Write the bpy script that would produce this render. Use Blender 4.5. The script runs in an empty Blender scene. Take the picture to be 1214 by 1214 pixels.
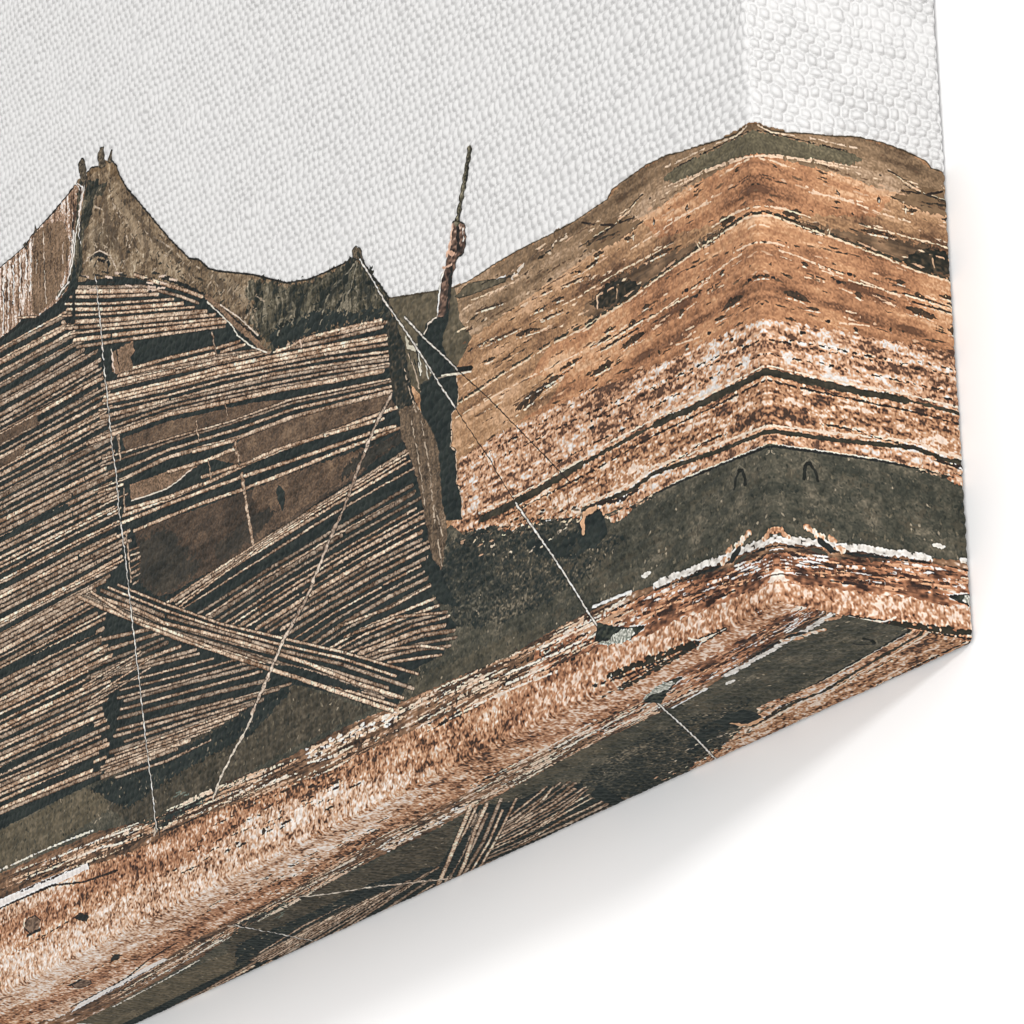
import bpy, math
import numpy as np

# ------------------------------------------------------------------ camera, light, exposure
sc = bpy.context.scene
D = 0.04                                     # one unit of the layout = depth of the stretched canvas = 4 cm
CAM = np.array([13.60941848, -9.86160298, -5.66830891])
ROT = np.array([[0.52743904, 0.8491814, -0.02643878],
                [-0.30312708, 0.15902314, -0.939588],
                [-0.79367628, 0.50358971, 0.34128489]])     # rows: right, down, forward
FOC = 5275.0243; PC = 607.0

from mathutils import Matrix, Vector
cam_d = bpy.data.cameras.new("camera")
cam = bpy.data.objects.new("camera", cam_d)
sc.collection.objects.link(cam)
r, d_, f_ = ROT
m = Matrix(((r[0], -d_[0], -f_[0], CAM[0]*D),
            (r[1], -d_[1], -f_[1], CAM[1]*D),
            (r[2], -d_[2], -f_[2], CAM[2]*D),
            (0, 0, 0, 1)))
cam.matrix_world = m
cam_d.sensor_width = 36.0
cam_d.lens = FOC / 1214.0 * 36.0
cam_d.clip_start = 0.01; cam_d.clip_end = 100.0
sc.camera = cam

w = bpy.data.worlds.new("World"); sc.world = w; w.use_nodes = True
wn = w.node_tree.nodes; wb = wn["Background"]
wb.inputs[0].default_value = (1.0, 0.995, 0.99, 1)
wb.inputs[1].default_value = 1.2

def area(name, loc, target, sx, sy, energy, col=(1, 1, 1)):
    l = bpy.data.lights.new(name, 'AREA'); l.shape = 'RECTANGLE'
    l.size = sx; l.size_y = sy; l.energy = energy; l.color = col
    o = bpy.data.objects.new(name, l); sc.collection.objects.link(o)
    o.location = loc
    o.rotation_euler = (Vector(target) - Vector(loc)).to_track_quat('-Z', 'Y').to_euler()
    return o
KD = np.array([2.6, -1.0, 0.50]); KD = KD / np.linalg.norm(KD)
area("key_light", tuple(KD*3.0), (-0.05, 0, 0.02), 0.24, 0.24, 58.0, (1, 0.995, 0.985))  # key area lamp, no window; placed so the wall shadow falls left and down
area("top_softbox", (-0.9, -1.3, 2.6), (-0.1, 0, 0.05), 1.3, 1.3, 14.0)

sc.view_settings.view_transform = 'Standard'
sc.view_settings.look = 'None'
sc.view_settings.exposure = 0.0
sc.view_settings.gamma = 1.0
sc.view_settings.use_curve_mapping = False

# ------------------------------------------------------------------ helpers
rng = np.random.default_rng(11)

def noise(h, w_, cy, cx, seed):
    g = np.random.default_rng(seed).random((int(h/cy)+3, int(w_/cx)+3)).astype(np.float32)
    y = np.arange(h)/cy; x = np.arange(w_)/cx
    y0 = y.astype(int); x0 = x.astype(int)
    fy = (y-y0).astype(np.float32); fx = (x-x0).astype(np.float32)
    fy = fy*fy*(3-2*fy); fx = fx*fx*(3-2*fx)
    a = g[y0]*(1-fy)[:, None] + g[y0+1]*fy[:, None]
    return a[:, x0]*(1-fx) + a[:, x0+1]*fx

def fbm(h, w_, cy, cx, seed, o=3):
    r_ = 0; t = 0
    for i in range(o):
        k = .5**i
        r_ = r_ + k*noise(h, w_, max(cy*k, 1.2), max(cx*k, 1.2), seed+i*101); t += k
    return r_/t

# small warps of the frame: it is hand stretched and very slightly out of square
def x_front(z): return 0.024 - 0.0095*z
def x_back(z): return -0.005 + 0.0055*z
def z_front(x): return -0.003*np.minimum(np.abs(x), 9)
def z_back(x): return -0.008 + 0.002*np.minimum(np.abs(x), 9)

# ------------------------------------------------------------------ the printed picture
S = 400.0; UW = 7.95; VH = 5.95
TW = int(UW*S); TH = int(VH*S)

def F(pts):
    """layout coordinates of the artwork -> texels on the canvas front"""
    q = np.atleast_2d(np.asarray(pts, float))
    d = np.stack([(q[:, 0]-PC)/FOC, (q[:, 1]-PC)/FOC, np.ones(len(q))], 1) @ ROT
    k = -CAM[1]/d[:, 1]
    X = CAM + k[:, None]*d
    u = X[:, 0] - x_front(X[:, 2]); v = X[:, 2] - z_front(X[:, 0])
    return np.stack([(u+UW)*S, v*S], 1)

def lscale(p):
    a = F([p, (p[0], p[1]+1)]); return np.linalg.norm(a[1]-a[0])

def C3(*c): return np.array(c, np.float32)/255.0
N1 = noise(TH, TW, 3.0, 3.6, 1); N2 = noise(TH, TW, 5, 7, 2); N3 = fbm(TH, TW, 26, 34, 3)
NW = (.5*noise(TH, TW, 4, 4, 8)+.5*noise(TH, TW, 9, 9, 12)-.5)*.9
NH = fbm(TH, TW, 7, 60, 4); NV = fbm(TH, TW, 46, 6, 5); NB = fbm(TH, TW, 90, 160, 6, 4); NL = fbm(TH, TW, 22, 210, 14, 3)
NG = .5*noise(TH, TW, 5.2, 4.2, 7)+.5*noise(TH, TW, 8.5, 6.6, 9)   # grain of cut straw
NGF = .5*noise(TH, TW, 3.4, 3.6, 27)+.5*noise(TH, TW, 6, 7, 29)
NG2 = .5*noise(TH, TW, 5, 9, 17)+.5*noise(TH, TW, 8, 30, 19)

T = np.empty((TH, TW, 3), np.float32); T[:] = C3(219, 218, 217)
ID = np.zeros((TH, TW), np.uint8)

def inside(P_, jag=0.0):
    """(slice, mask) of a polygon given in texels; jag wobbles the outline"""
    x0, y0 = np.floor(P_.min(0)-6).astype(int); x1, y1 = np.ceil(P_.max(0)+6).astype(int)
    x0 = max(x0, 0); y0 = max(y0, 0); x1 = min(x1, TW); y1 = min(y1, TH)
    if x1 <= x0 or y1 <= y0: return None, None
    sl = (slice(y0, y1), slice(x0, x1))
    yy = np.arange(y0, y1)[:, None].astype(np.float32); xx = np.arange(x0, x1)[None, :].astype(np.float32)
    if jag:
        yy = yy + NW[sl]*2*jag; xx = xx + (N3[sl]-.5)*2*jag + NW[sl]*jag
    mk = np.zeros((y1-y0, x1-x0), bool)
    n = len(P_)
    for i in range(n):
        ax, ay = P_[i]; bx, by = P_[(i+1) % n]
        if ay == by: continue
        c = (ay > yy) != (by > yy)
        mk ^= c & (xx < (bx-ax)*(yy-ay)/(by-ay)+ax)
    return sl, mk

def fill(pts, colf, idn=None, jag=2.0, outline=None, ow=2.2, texel=False):
    P_ = np.asarray(pts, float) if texel else F(pts)
    sl, mk = inside(P_, jag)
    if sl is None: return
    c = colf(sl) if callable(colf) else np.broadcast_to(colf, mk.shape+(3,))
    T[sl] = np.where(mk[..., None], c, T[sl])
    if idn is not None: ID[sl][mk] = idn
    if outline is not None:
        Q = list(P_)+[P_[0]]
        line(Q, ow, outline, texel=True, jag=1.2)

def ramp(t, stops):
    ts = [s[0] for s in stops]; cs = np.array([s[1] for s in stops], np.float32)/255
    return np.stack([np.interp(t, ts, cs[:, k]) for k in range(3)], -1).astype(np.float32)

def line(pts, wd, col, texel=False, jag=0.6, idn=None, alpha=1.0, taper=False, dash=0.0, sub=90, lens=False):
    """a stroke; col is a colour or f(slice, along, across) -> rgb"""
    P_ = np.asarray(pts, float) if texel else F(pts)
    seg = np.linalg.norm(np.diff(P_, axis=0), axis=1); tot = seg.sum()
    base = 0.0; hw = wd/2
    for i in range(len(P_)-1):
        k = max(1, int(seg[i]/sub))
        for j in range(k):
            a = P_[i]+(P_[i+1]-P_[i])*j/k; b = P_[i]+(P_[i+1]-P_[i])*(j+1)/k
            L = seg[i]/k
            if L < 1e-6: continue
            x0, y0 = np.floor(np.minimum(a, b)-hw-3).astype(int); x1, y1 = np.ceil(np.maximum(a, b)+hw+3).astype(int)
            x0 = max(x0, 0); y0 = max(y0, 0); x1 = min(x1, TW); y1 = min(y1, TH)
            if x1 > x0 and y1 > y0:
                sl = (slice(y0, y1), slice(x0, x1))
                yy = np.arange(y0, y1)[:, None]; xx = np.arange(x0, x1)[None, :]
                dx, dy = (b-a)/L
                al = (xx-a[0])*dx+(yy-a[1])*dy
                ac = -(xx-a[0])*dy+(yy-a[1])*dx
                cl = np.clip(al, 0, L)
                dist = np.sqrt((al-cl)**2+ac**2)+NW[sl]*2*jag
                h = hw
                if lens: h = hw*np.sin(np.pi*np.clip((base+cl)/tot, .04, .96))**.7
                cov = np.clip(h-dist+.5, 0, 1)*alpha
                if dash: cov = cov*(N2[sl] > dash)
                c = col(sl, base+cl, ac/hw) if callable(col) else col
                T[sl] = T[sl]*(1-cov[..., None])+c*cov[..., None]
                if idn is not None: ID[sl][cov > .5] = idn
            base += L

# colour functions of the printed surfaces --------------------------------------------------
def g_sl(A, sl): return A[sl]
def olive(sl):
    t = .6*N3[sl]+.18+.22*(N2[sl]-.5)+.2*(N1[sl]-.5)+.4*(NB[sl]-.5)
    return ramp(t, [(.15, (40, 43, 37)), (.45, (66, 65, 54)), (.6, (80, 76, 63)), (.85, (116, 106, 88))])
def olive_dark(sl):
    t = .4*N3[sl]+.3+.55*(N2[sl]-.5)+.45*(N1[sl]-.5)+.3*(NB[sl]-.5)
    return ramp(t, [(.2, (31, 39, 37)), (.5, (54, 55, 48)), (.7, (76, 71, 58)), (.9, (120, 110, 92))])
def grass_light(sl):
    t = .4*N3[sl]+.3*N2[sl]+.3*NV[sl]
    return ramp(t, [(.2, (60, 56, 44)), (.5, (88, 79, 61)), (.8, (122, 108, 86))])
def soil(sl):
    t = .6*NH[sl]+.2*N2[sl]+.35*(N3[sl]-.5)+.12
    return ramp(t, [(.28, (42, 34, 28)), (.42, (84, 62, 46)), (.55, (118, 86, 62)), (.68, (150, 112, 82)), (.78, (222, 200, 184))])
def redsoil(sl):
    t = .55*NG2[sl]+.35*NH[sl]+.4*(N3[sl]-.5)+.06
    return ramp(t, [(.28, (46, 30, 24)), (.40, (104, 66, 46)), (.52, (158, 104, 72)), (.62, (190, 132, 94)), (.70, (234, 212, 194))])
def straw(sl):
    t = .49+1.05*(.6*NG[sl]+.4*NGF[sl]-.5)+.34*(N3[sl]-.5)+.45*(NL[sl]-.5)-.015
    return ramp(t, [(.2, (60, 42, 32)), (.32, (122, 80, 54)), (.45, (176, 124, 88)), (.58, (204, 158, 122)), (.69, (224, 198, 174)), (.84, (234, 222, 212))])
def straw_red(sl):
    t = .49+.95*(.6*NG[sl]+.4*NGF[sl]-.5)+.25*(N3[sl]-.5)+.35*(NL[sl]-.5)
    return ramp(t, [(.24, (58, 38, 30)), (.34, (118, 76, 52)), (.46, (166, 114, 80)), (.58, (194, 144, 108)), (.72, (230, 204, 184))])
def straw_pale(sl):
    t = .5+1.0*(.6*NG[sl]+.4*NGF[sl]-.5)+.25*(N3[sl]-.5)+.35*(NL[sl]-.5)+.04
    return ramp(t, [(.24, (66, 46, 36)), (.36, (144, 100, 72)), (.49, (198, 154, 120)), (.62, (220, 190, 166)), (.76, (234, 222, 212))])
def hill_up(sl):
    t = .3*NH[sl]+.5*NL[sl]+.3*N3[sl]+.18*(N1[sl]-.5)+.4*(NB[sl]-.5)-.05
    return ramp(t, [(.2, (84, 64, 46)), (.42, (122, 96, 70)), (.6, (148, 118, 88)), (.8, (186, 154, 124))])
def hill_mid(sl):
    t = .3*NH[sl]+.6*NL[sl]+.3*N3[sl]+.2*(N1[sl]-.5)+.45*(NB[sl]-.5)-.09
    return ramp(t, [(.2, (92, 64, 45)), (.4, (144, 105, 73)), (.55, (168, 126, 88)), (.75, (200, 156, 118))])
def hill_or(sl):
    t = .3*NH[sl]+.6*NL[sl]+.3*N3[sl]+.2*(N1[sl]-.5)+.45*(NB[sl]-.5)-.09
    return ramp(t, [(.2, (98, 64, 44)), (.36, (146, 98, 66)), (.5, (174, 120, 82)), (.65, (192, 138, 96)), (.8, (216, 170, 130))])
def hill_speck(sl):
    t = .5+.62*(NGF[sl]-.5)+.55*(NG2[sl]-.5)+.45*(NH[sl]-.5)+.3*(NL[sl]-.5)-.02
    return ramp(t, [(.26, (84, 58, 44)), (.35, (136, 94, 68)), (.43, (178, 130, 96)), (.55, (204, 156, 120)), (.64, (216, 182, 154)), (.73, (214, 202, 192)), (.85, (222, 216, 210))])
def hill_speck2(sl):
    t = .5+.6*(NGF[sl]-.5)+.5*(NG2[sl]-.5)+.45*(NH[sl]-.5)+.25*(NL[sl]-.5)-.02
    return ramp(t, [(.24, (64, 46, 36)), (.34, (122, 82, 58)), (.45, (170, 120, 84)), (.57, (198, 150, 112)), (.68, (226, 202, 182))])
def dk(sl):
    t = .5*N3[sl]+.5*N2[sl]
    return ramp(t, [(.2, (22, 31, 31)), (.8, (43, 50, 46))])
def dkolive(sl):
    t = .6*N3[sl]+.4*N2[sl]
    return ramp(t, [(.2, (34, 34, 27)), (.8, (66, 60, 46))])
def cloth(sl):
    t = .5+.7*(N3[sl]-.5)+.5*(NV[sl]-.5)+.22*(N1[sl]-.5)+.2*(N2[sl]-.5)+.5*(NB[sl]-.5)
    return ramp(t, [(.2, (62, 50, 38)), (.4, (104, 84, 62)), (.6, (132, 110, 84)), (.75, (156, 134, 106)), (.9, (190, 172, 146))])
def cloth_dk(sl):
    t = .47+.8*(N3[sl]-.5)+.7*(NV[sl]-.5)+.2*(N1[sl]-.5)+.2*(N2[sl]-.5)+.4*(NB[sl]-.5)
    return ramp(t, [(.25, (28, 34, 30)), (.42, (56, 54, 43)), (.6, (82, 76, 60)), (.8, (132, 122, 102))])
def cloth_in(sl):
    t = .5*N3[sl]+.25*N1[sl]+.3*NB[sl]-.03
    return ramp(t, [(.2, (34, 32, 28)), (.5, (66, 54, 44)), (.8, (104, 82, 64))])
def cloth_in_lt(sl):
    t = .5*N3[sl]+.3*N1[sl]+.25*NB[sl]
    return ramp(t, [(.2, (50, 42, 34)), (.5, (92, 72, 56)), (.8, (130, 104, 80))])
def straw_roof(sl):
    t = .75*NV[sl]+.2*N1[sl]+.12*N3[sl]
    return ramp(t, [(.3, (66, 48, 38)), (.42, (122, 92, 70)), (.55, (160, 126, 100)), (.64, (196, 166, 144)), (.72, (232, 218, 208))])
def roof_brown(sl):
    t = .4*NV[sl]+.3*N1[sl]+.3*N3[sl]
    return ramp(t, [(.25, (74, 56, 42)), (.5, (120, 94, 70)), (.75, (152, 122, 96))])
def flapc(sl):
    t = .4*N3[sl]+.6*N1[sl]
    return ramp(t, [(.2, (92, 72, 54)), (.8, (152, 120, 94))])

SKY, HILL, GROUND, HUT, MAST, R1, R2, R3, R4 = range(9)
WHITE = C3(222, 198, 174); DARK = C3(30, 34, 32); DK2 = C3(44, 34, 28)

# ---- hills
outline = [(440, 362), (460, 354), (490, 350), (520, 345), (540, 341), (558, 333), (580, 318), (606, 302), (630, 289), (650, 280), (665, 272), (681, 263),
           (700, 250), (720, 237), (726, 226), (741, 214), (765, 197), (790, 185), (810, 180), (835, 172), (858, 165), (872, 160), (880, 153), (888, 146)]
fold_pts = [(888, 146), (893, 200), (897, 257), (902, 378), (906, 440), (911, 520), (919, 640), (925, 720)]
fill(outline+[(960, 110), (960, 740), (440, 760)], hill_mid, HILL, jag=1.2)
fill([(440, 362), (520, 345), (558, 333), (620, 295), (681, 263), (722, 236), (760, 240), (720, 290), (660, 330), (600, 372), (560, 400), (500, 420), (440, 420)], hill_up, jag=5)
fill([(690, 262), (722, 236), (741, 214), (790, 185), (850, 168), (960, 108), (960, 190), (860, 215), (800, 240), (750, 262), (700, 290)], hill_up, jag=4)
fill([(650, 412), (728, 368), (804, 314), (883, 261), (960, 215), (960, 360), (902, 380), (850, 402), (796, 426), (744, 450), (700, 462), (640, 492), (590, 510)], hill_or, jag=4)
fill([(760, 262), (800, 232), (850, 205), (960, 140), (960, 260), (883, 262), (830, 270), (780, 285)], hill_or, jag=5)
fill([(460, 354), (540, 341), (546, 380), (560, 400), (540, 440), (500, 470), (455, 420)], grass_light, jag=2)
# speckled slope
fill([(545, 545), (585, 518), (640, 492), (700, 462), (744, 450), (796, 426), (850, 401), (902, 377), (960, 345), (960, 520), (850, 552), (757, 600), (700, 625), (600, 632), (535, 630)], hill_speck, jag=7)
fill([(548, 500), (600, 465), (640, 445), (665, 455), (650, 480), (600, 508), (548, 540)], hill_mid, jag=4)
fill([(545, 618), (600, 600), (672, 566), (724, 536), (777, 510), (850, 475), (906, 446), (960, 420), (960, 480), (911, 506), (850, 530), (775, 556), (745, 580), (700, 598), (640, 606), (560, 626)], hill_speck2, jag=3)
for pts in ([(560, 545), (610, 520), (680, 480)], [(600, 540), (680, 500), (760, 462)], [(700, 500), (790, 452), (880, 410)], [(740, 500), (830, 455), (905, 420)],
            [(640, 560), (700, 528), (760, 500)], [(760, 470), (850, 430), (905, 402)]):
    line(pts, 4, DK2, dash=.55, jag=2.5)
# long dark terraces
line([(570, 616), (600, 602), (640, 581), (672, 561), (690, 550)], 15, dkolive_f := (lambda sl, a, b: dkolive(sl)), jag=3)
line([(688, 552), (724, 532), (777, 504)], 7, lambda sl, a, b: dkolive(sl), jag=3)
line([(777, 504), (815, 487), (850, 470), (880, 455), (906, 441), (930, 430)], 13, lambda sl, a, b: dkolive(sl), jag=3)
line([(600, 612), (690, 566), (777, 516), (850, 481), (906, 452)], 4, DK2, jag=2.5, dash=.3)
line([(569, 609), (640, 574), (724, 525), (777, 497), (850, 463), (906, 434)], 4, WHITE, jag=2, dash=.3)
line([(690, 605), (748, 582), (775, 562), (812, 549), (850, 536), (880, 524), (910, 512), (935, 502)], 8, lambda sl, a, b: dkolive(sl), jag=2.5)
line([(690, 600), (748, 575), (775, 554), (812, 541), (850, 528), (910, 505)], 4, WHITE, jag=2, dash=.2)
line([(770, 590), (806, 570), (850, 552), (880, 540), (911, 528)], 4, WHITE, jag=2, dash=.15)
line([(700, 600), (740, 592), (760, 578)], 8, DK2, jag=3, dash=.3)
line([(780, 560), (830, 528), (860, 515)], 4, DK2, jag=3, dash=.4)
# brown gullies and their pale lips
def streak(pts, wd, c=None, lip=True, jag=3.0):
    c = c or (lambda sl, a, b: ramp(.6*N2[sl]+.4*N3[sl], [(.2, (40, 34, 27)), (.8, (84, 62, 44))]))
    line(pts, wd, c, jag=jag, lens=True, dash=.16)
    if lip:
        P_ = F(pts); P_[:, 1] -= wd*.5+1.5; line(P_, 2.8, C3(226, 196, 170), texel=True, jag=1.8, dash=.32, lens=True)
for pts, wd in (([(612, 487), (628, 474), (645, 462)], 22), ([(640, 462), (655, 452), (664, 446)], 17), ([(622, 472), (680, 437)], 6), ([(664, 440), (690, 424)], 8),
                ([(700, 446), (716, 436), (727, 430)], 13), ([(718, 434), (726, 430)], 16), ([(735, 415), (750, 404), (766, 394)], 14),
                ([(700, 412), (724, 398)], 8), ([(708, 418), (760, 388)], 5), ([(748, 385), (754, 381)], 12), ([(804, 374), (812, 368)], 10), ([(781, 419), (783, 417)], 10),
                ([(813, 412), (818, 409)], 9), ([(716, 395), (730, 388)], 8), ([(612, 398), (640, 390)], 11), ([(566, 410), (590, 400)], 7), ([(570, 412), (598, 398), (618, 388)], 5),
                ([(548, 440), (560, 436)], 4), ([(572, 430), (590, 424)], 8), ([(630, 372), (650, 362)], 6), ([(640, 381), (668, 368)], 5), ([(655, 358), (668, 353)], 8),
                ([(665, 340), (700, 327)], 6), ([(690, 322), (714, 305)], 6), ([(704, 304), (716, 299)], 10), ([(676, 325), (690, 322)], 6),
                ([(764, 311), (780, 302), (797, 295)], 9), ([(790, 311), (806, 304), (823, 297)], 14), ([(781, 326), (790, 322)], 8), ([(832, 292), (842, 286), (852, 281)], 9),
                ([(853, 262), (862, 262), (872, 259)], 15), ([(855, 268), (864, 265)], 12), ([(818, 343), (845, 326)], 4), ([(853, 326), (859, 321)], 10), ([(808, 349), (811, 346)], 9),
                ([(762, 366), (770, 362)], 10), ([(805, 376), (811, 368)], 8), ([(828, 348), (834, 344)], 8), ([(746, 386), (755, 381)], 9), ([(750, 272), (751, 284)], 9),
                ([(775, 259), (776, 270)], 9), ([(815, 243), (814, 252)], 7), ([(740, 284), (749, 283)], 8), ([(720, 405), (760, 380), (780, 372)], 4),
                ([(856, 370), (866, 360), (880, 352)], 15), ([(848, 380), (862, 374)], 8), ([(560, 372), (600, 358)], 4), ([(892, 330), (900, 327)], 9), ([(640, 350), (655, 343)], 5)):
    streak(pts, wd)
# dark broken outcrop
fill([(690, 372), (705, 352), (730, 328), (770, 312), (830, 285), (872, 262), (878, 262), (845, 286), (800, 312), (765, 338), (735, 360), (705, 378)], lambda sl: ramp(.5*NH[sl]+.5*N3[sl], [(.3, (62, 48, 36)), (.5, (104, 80, 58)), (.75, (146, 112, 82))]), jag=10)
fill([(700, 362), (712, 350), (718, 338), (735, 330), (750, 333), (762, 341), (748, 351), (735, 358), (715, 366)], lambda sl: ramp(.5*N2[sl]+.5*N3[sl], [(.25, (24, 28, 24)), (.5, (42, 40, 32)), (.8, (86, 70, 52))]), jag=5)
line([(709, 366), (708, 352)], 4, C3(200, 166, 136), jag=1.5)
line([(731, 354), (732, 343)], 3, C3(170, 138, 108), jag=1.5)
fill([(765, 262), (730, 290), (700, 300), (690, 285), (720, 262), (745, 255)], lambda sl: ramp(N3[sl], [(.2, (104, 80, 56)), (.8, (136, 106, 76))]), jag=6)
# the pale crests
crest = [(542, 481), (570, 463), (600, 442), (625, 428), (650, 411), (690, 391), (728, 368), (750, 354), (765, 342), (785, 327), (804, 314), (840, 288), (883, 260), (900, 255), (915, 250)]
P_ = F(crest); P_[:, 1] += 5; line(P_, 6, lambda sl, a, b: dkolive(sl), texel=True, jag=3, dash=.3)
line(crest, 3.6, C3(220, 186, 154), jag=2, dash=.2)
line([(540, 496), (600, 462), (660, 432), (690, 418)], 3, C3(226, 190, 158), jag=1.5, dash=.3)
for pts in ([(748, 296), (775, 280), (800, 262), (830, 246), (845, 233)], [(795, 262), (843, 240)], [(683, 296), (728, 267), (745, 252), (762, 230)], [(690, 350), (730, 325), (768, 305), (798, 288)],
            [(820, 344), (850, 322), (868, 309), (880, 302)], [(791, 366), (815, 352), (840, 335)], [(763, 385), (790, 365), (810, 350)], [(650, 372), (672, 360), (692, 350)],
            [(800, 222), (830, 208), (858, 196), (888, 187)], [(560, 356), (590, 345), (610, 335)], [(575, 350), (600, 340)], [(845, 270), (870, 254), (885, 248), (900, 244)],
            [(540, 395), (555, 388)], [(800, 410), (830, 400)], [(870, 300), (884, 292), (897, 288)], [(830, 296), (826, 287)], [(835, 296), (829, 288)]):
    line(pts, 3.2, C3(222, 186, 154), jag=2.2, dash=.34)
for pts in ([(738, 256), (750, 243), (762, 231)], [(690, 264), (705, 267), (728, 267)], [(728, 267), (752, 258)], [(683, 296), (728, 268)], [(700, 266), (728, 268)]):
    line(pts, 3, DK2, jag=1.5, dash=.25)
line([(600, 328), (575, 336), (560, 337)], 4, C3(216, 204, 192), jag=1.5, dash=.2)
line([(608, 330), (620, 315)], 8, C3(206, 190, 172), jag=3, dash=.4)
fill([(540, 352), (556, 336), (604, 329), (600, 334), (565, 348), (545, 354)], grass_light, jag=1.5, outline=C3(48, 44, 34), ow=1.6)
line([(652, 300), (660, 288), (672, 280)], 8, C3(206, 180, 152), jag=3, dash=.5)
def zbase(x): return np.interp(x, [540, 606, 681, 741, 790, 885], [345, 302, 263, 214, 185, 152])
def zlow(x): return np.interp(x, [545, 640, 744, 850, 902], [545, 492, 450, 401, 378])
rf = np.random.default_rng(77)
for i in range(420):
    x = rf.uniform(545, 915); lo = zbase(x)+8; hi_ = zlow(x)-2; y = rf.uniform(lo, hi_)
    L = rf.uniform(2, 14)*(2.2 if rf.random() < .15 else 1); sl_ = -.62+.1*rf.normal()
    c = ((62, 48, 36), (88, 64, 46), (226, 192, 160), (104, 76, 54), (200, 158, 124), (46, 40, 32))[rf.integers(6)]
    line([(x, y), (x+L*.5, y+sl_*L*.5+rf.normal()*.5), (x+L, y+sl_*L)], rf.uniform(2.2, 5), C3(*c), jag=2.2, lens=True, dash=rf.uniform(.1, .4), alpha=.85)
# olive cap of the ridge
fill([(785, 214), (792, 207), (806, 196), (827, 187), (858, 172), (884, 159), (895, 150), (920, 140), (920, 175), (892, 185), (870, 189), (845, 199), (820, 209), (800, 216)], lambda sl: ramp(.5*N3[sl]+.3*(N1[sl]-.5)+.25, [(.2, (70, 64, 49)), (.6, (100, 91, 69)), (.8, (124, 112, 86))]), jag=6)
line([(800, 200), (827, 186), (860, 170), (886, 157), (905, 150)], 3.2, DK2, jag=2, dash=.3)
line([(789, 222), (822, 209), (870, 190), (892, 186)], 3, C3(212, 180, 150), jag=2, dash=.3)
line([(790, 199), (835, 177), (872, 162), (886, 150)], 2.8, C3(206, 178, 150), jag=2, dash=.36)
line(outline[1:-1], 2.4, C3(74, 64, 50), jag=.8)
for p in ((812, 345), (824, 352), (866, 404), (888, 333), (840, 396), (700, 508), (720, 494)):
    line([p, (p[0]+3, p[1]-1)], 6, DARK, jag=2)

# ---- ground
g_top = [(-30, 960), (0, 945), (120, 880), (300, 800), (440, 700), (522, 632), (535, 623), (548, 632), (585, 624), (620, 610), (650, 602), (690, 602), (713, 612), (740, 600), (757, 594), (785, 580),
         (806, 570), (850, 552), (880, 540), (911, 527), (960, 505)]
fill(g_top+[(1000, 780), (900, 900), (500, 1150), (-60, 1300)], olive, GROUND, jag=2.5)
line([(740, 602), (757, 596), (785, 582), (806, 572), (850, 554), (880, 542), (911, 530)], 4, DARK, jag=1.5)
fill([(520, 640), (560, 630), (640, 610), (700, 615), (740, 640), (700, 680), (640, 720), (590, 740), (540, 730), (510, 680)], olive_dark, jag=9)
fill([(545, 650), (585, 660), (600, 700), (570, 745), (540, 740), (520, 690)], lambda sl: dk(sl)*.35+.65*olive_dark(sl), jag=18)
fill([(620, 640), (660, 640), (690, 625), (700, 650), (680, 662), (640, 660)], dk, jag=6)
fill([(690, 612), (708, 600), (718, 615), (720, 632), (708, 650), (688, 652), (682, 640)], dk, jag=3)
fill([(688, 611), (694, 604), (706, 601), (709, 608), (700, 611), (697, 618), (697, 630), (690, 631)], straw_red, jag=2)
fill([(722, 612), (757, 592), (750, 605), (735, 618), (725, 620)], straw_red, jag=4)
fill([(585, 618), (620, 608), (650, 600), (690, 596), (690, 612), (640, 618), (600, 630)], hill_speck2, jag=7)
for p in ((583, 648), (606, 655), (640, 650), (632, 650), (652, 640), (662, 632), (672, 622), (684, 612), (628, 655), (668, 628)):
    line([p, (p[0]+4, p[1]-2)], 4, C3(196, 176, 154), jag=3, dash=.25)
fill([(440, 850), (534, 807), (600, 780), (640, 755), (650, 740), (600, 755), (540, 785), (500, 800)], lambda sl: .5*grass_light(sl)+.5*olive(sl), jag=14)
fill([(-40, 1060), (0, 1035), (60, 1005), (130, 960), (150, 930), (100, 935), (0, 985), (-40, 1000)], grass_light, jag=6)
fill([(120, 925), (200, 890), (260, 850), (350, 812), (440, 842), (360, 880), (250, 940), (160, 978), (130, 960)], lambda sl: ramp(.4*N3[sl]+.3*N2[sl]+.3*NV[sl], [(.25, (40, 40, 33)), (.5, (66, 60, 48)), (.75, (96, 86, 70))]), jag=6)
fill([(105, 935), (150, 915), (250, 870), (330, 815), (350, 815), (300, 870), (200, 925), (150, 960)], dk, jag=12)
fill([(200, 960), (235, 945), (262, 950), (245, 968), (205, 985), (188, 985)], dk, jag=5)
for i in range(26):
    p = rng.uniform((205, 940), (250, 978)); line([p, (p[0]+5, p[1]-1-rng.random()*2)], 3.5, C3(96, 104, 92), jag=2)
rgr = np.random.default_rng(90)
for i in range(130):
    x = rgr.uniform(640, 960); y0 = np.interp(x, [640, 713, 850, 960], [612, 620, 556, 509]); y1 = np.interp(x, [640, 748, 850, 960], [750, 700, 660, 606])
    y = rgr.uniform(y0+8, y1-4); c = ((84, 76, 60), (48, 50, 43), (74, 66, 52), (40, 44, 38))[rgr.integers(4)]
    line([(x, y), (x+rgr.uniform(6, 22), y-rgr.uniform(2, 12))], rgr.uniform(10, 24), C3(*c), jag=7, lens=True, alpha=.4, dash=.3)
gx = [p[0] for p in g_top]; gy = [p[1] for p in g_top]
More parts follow.
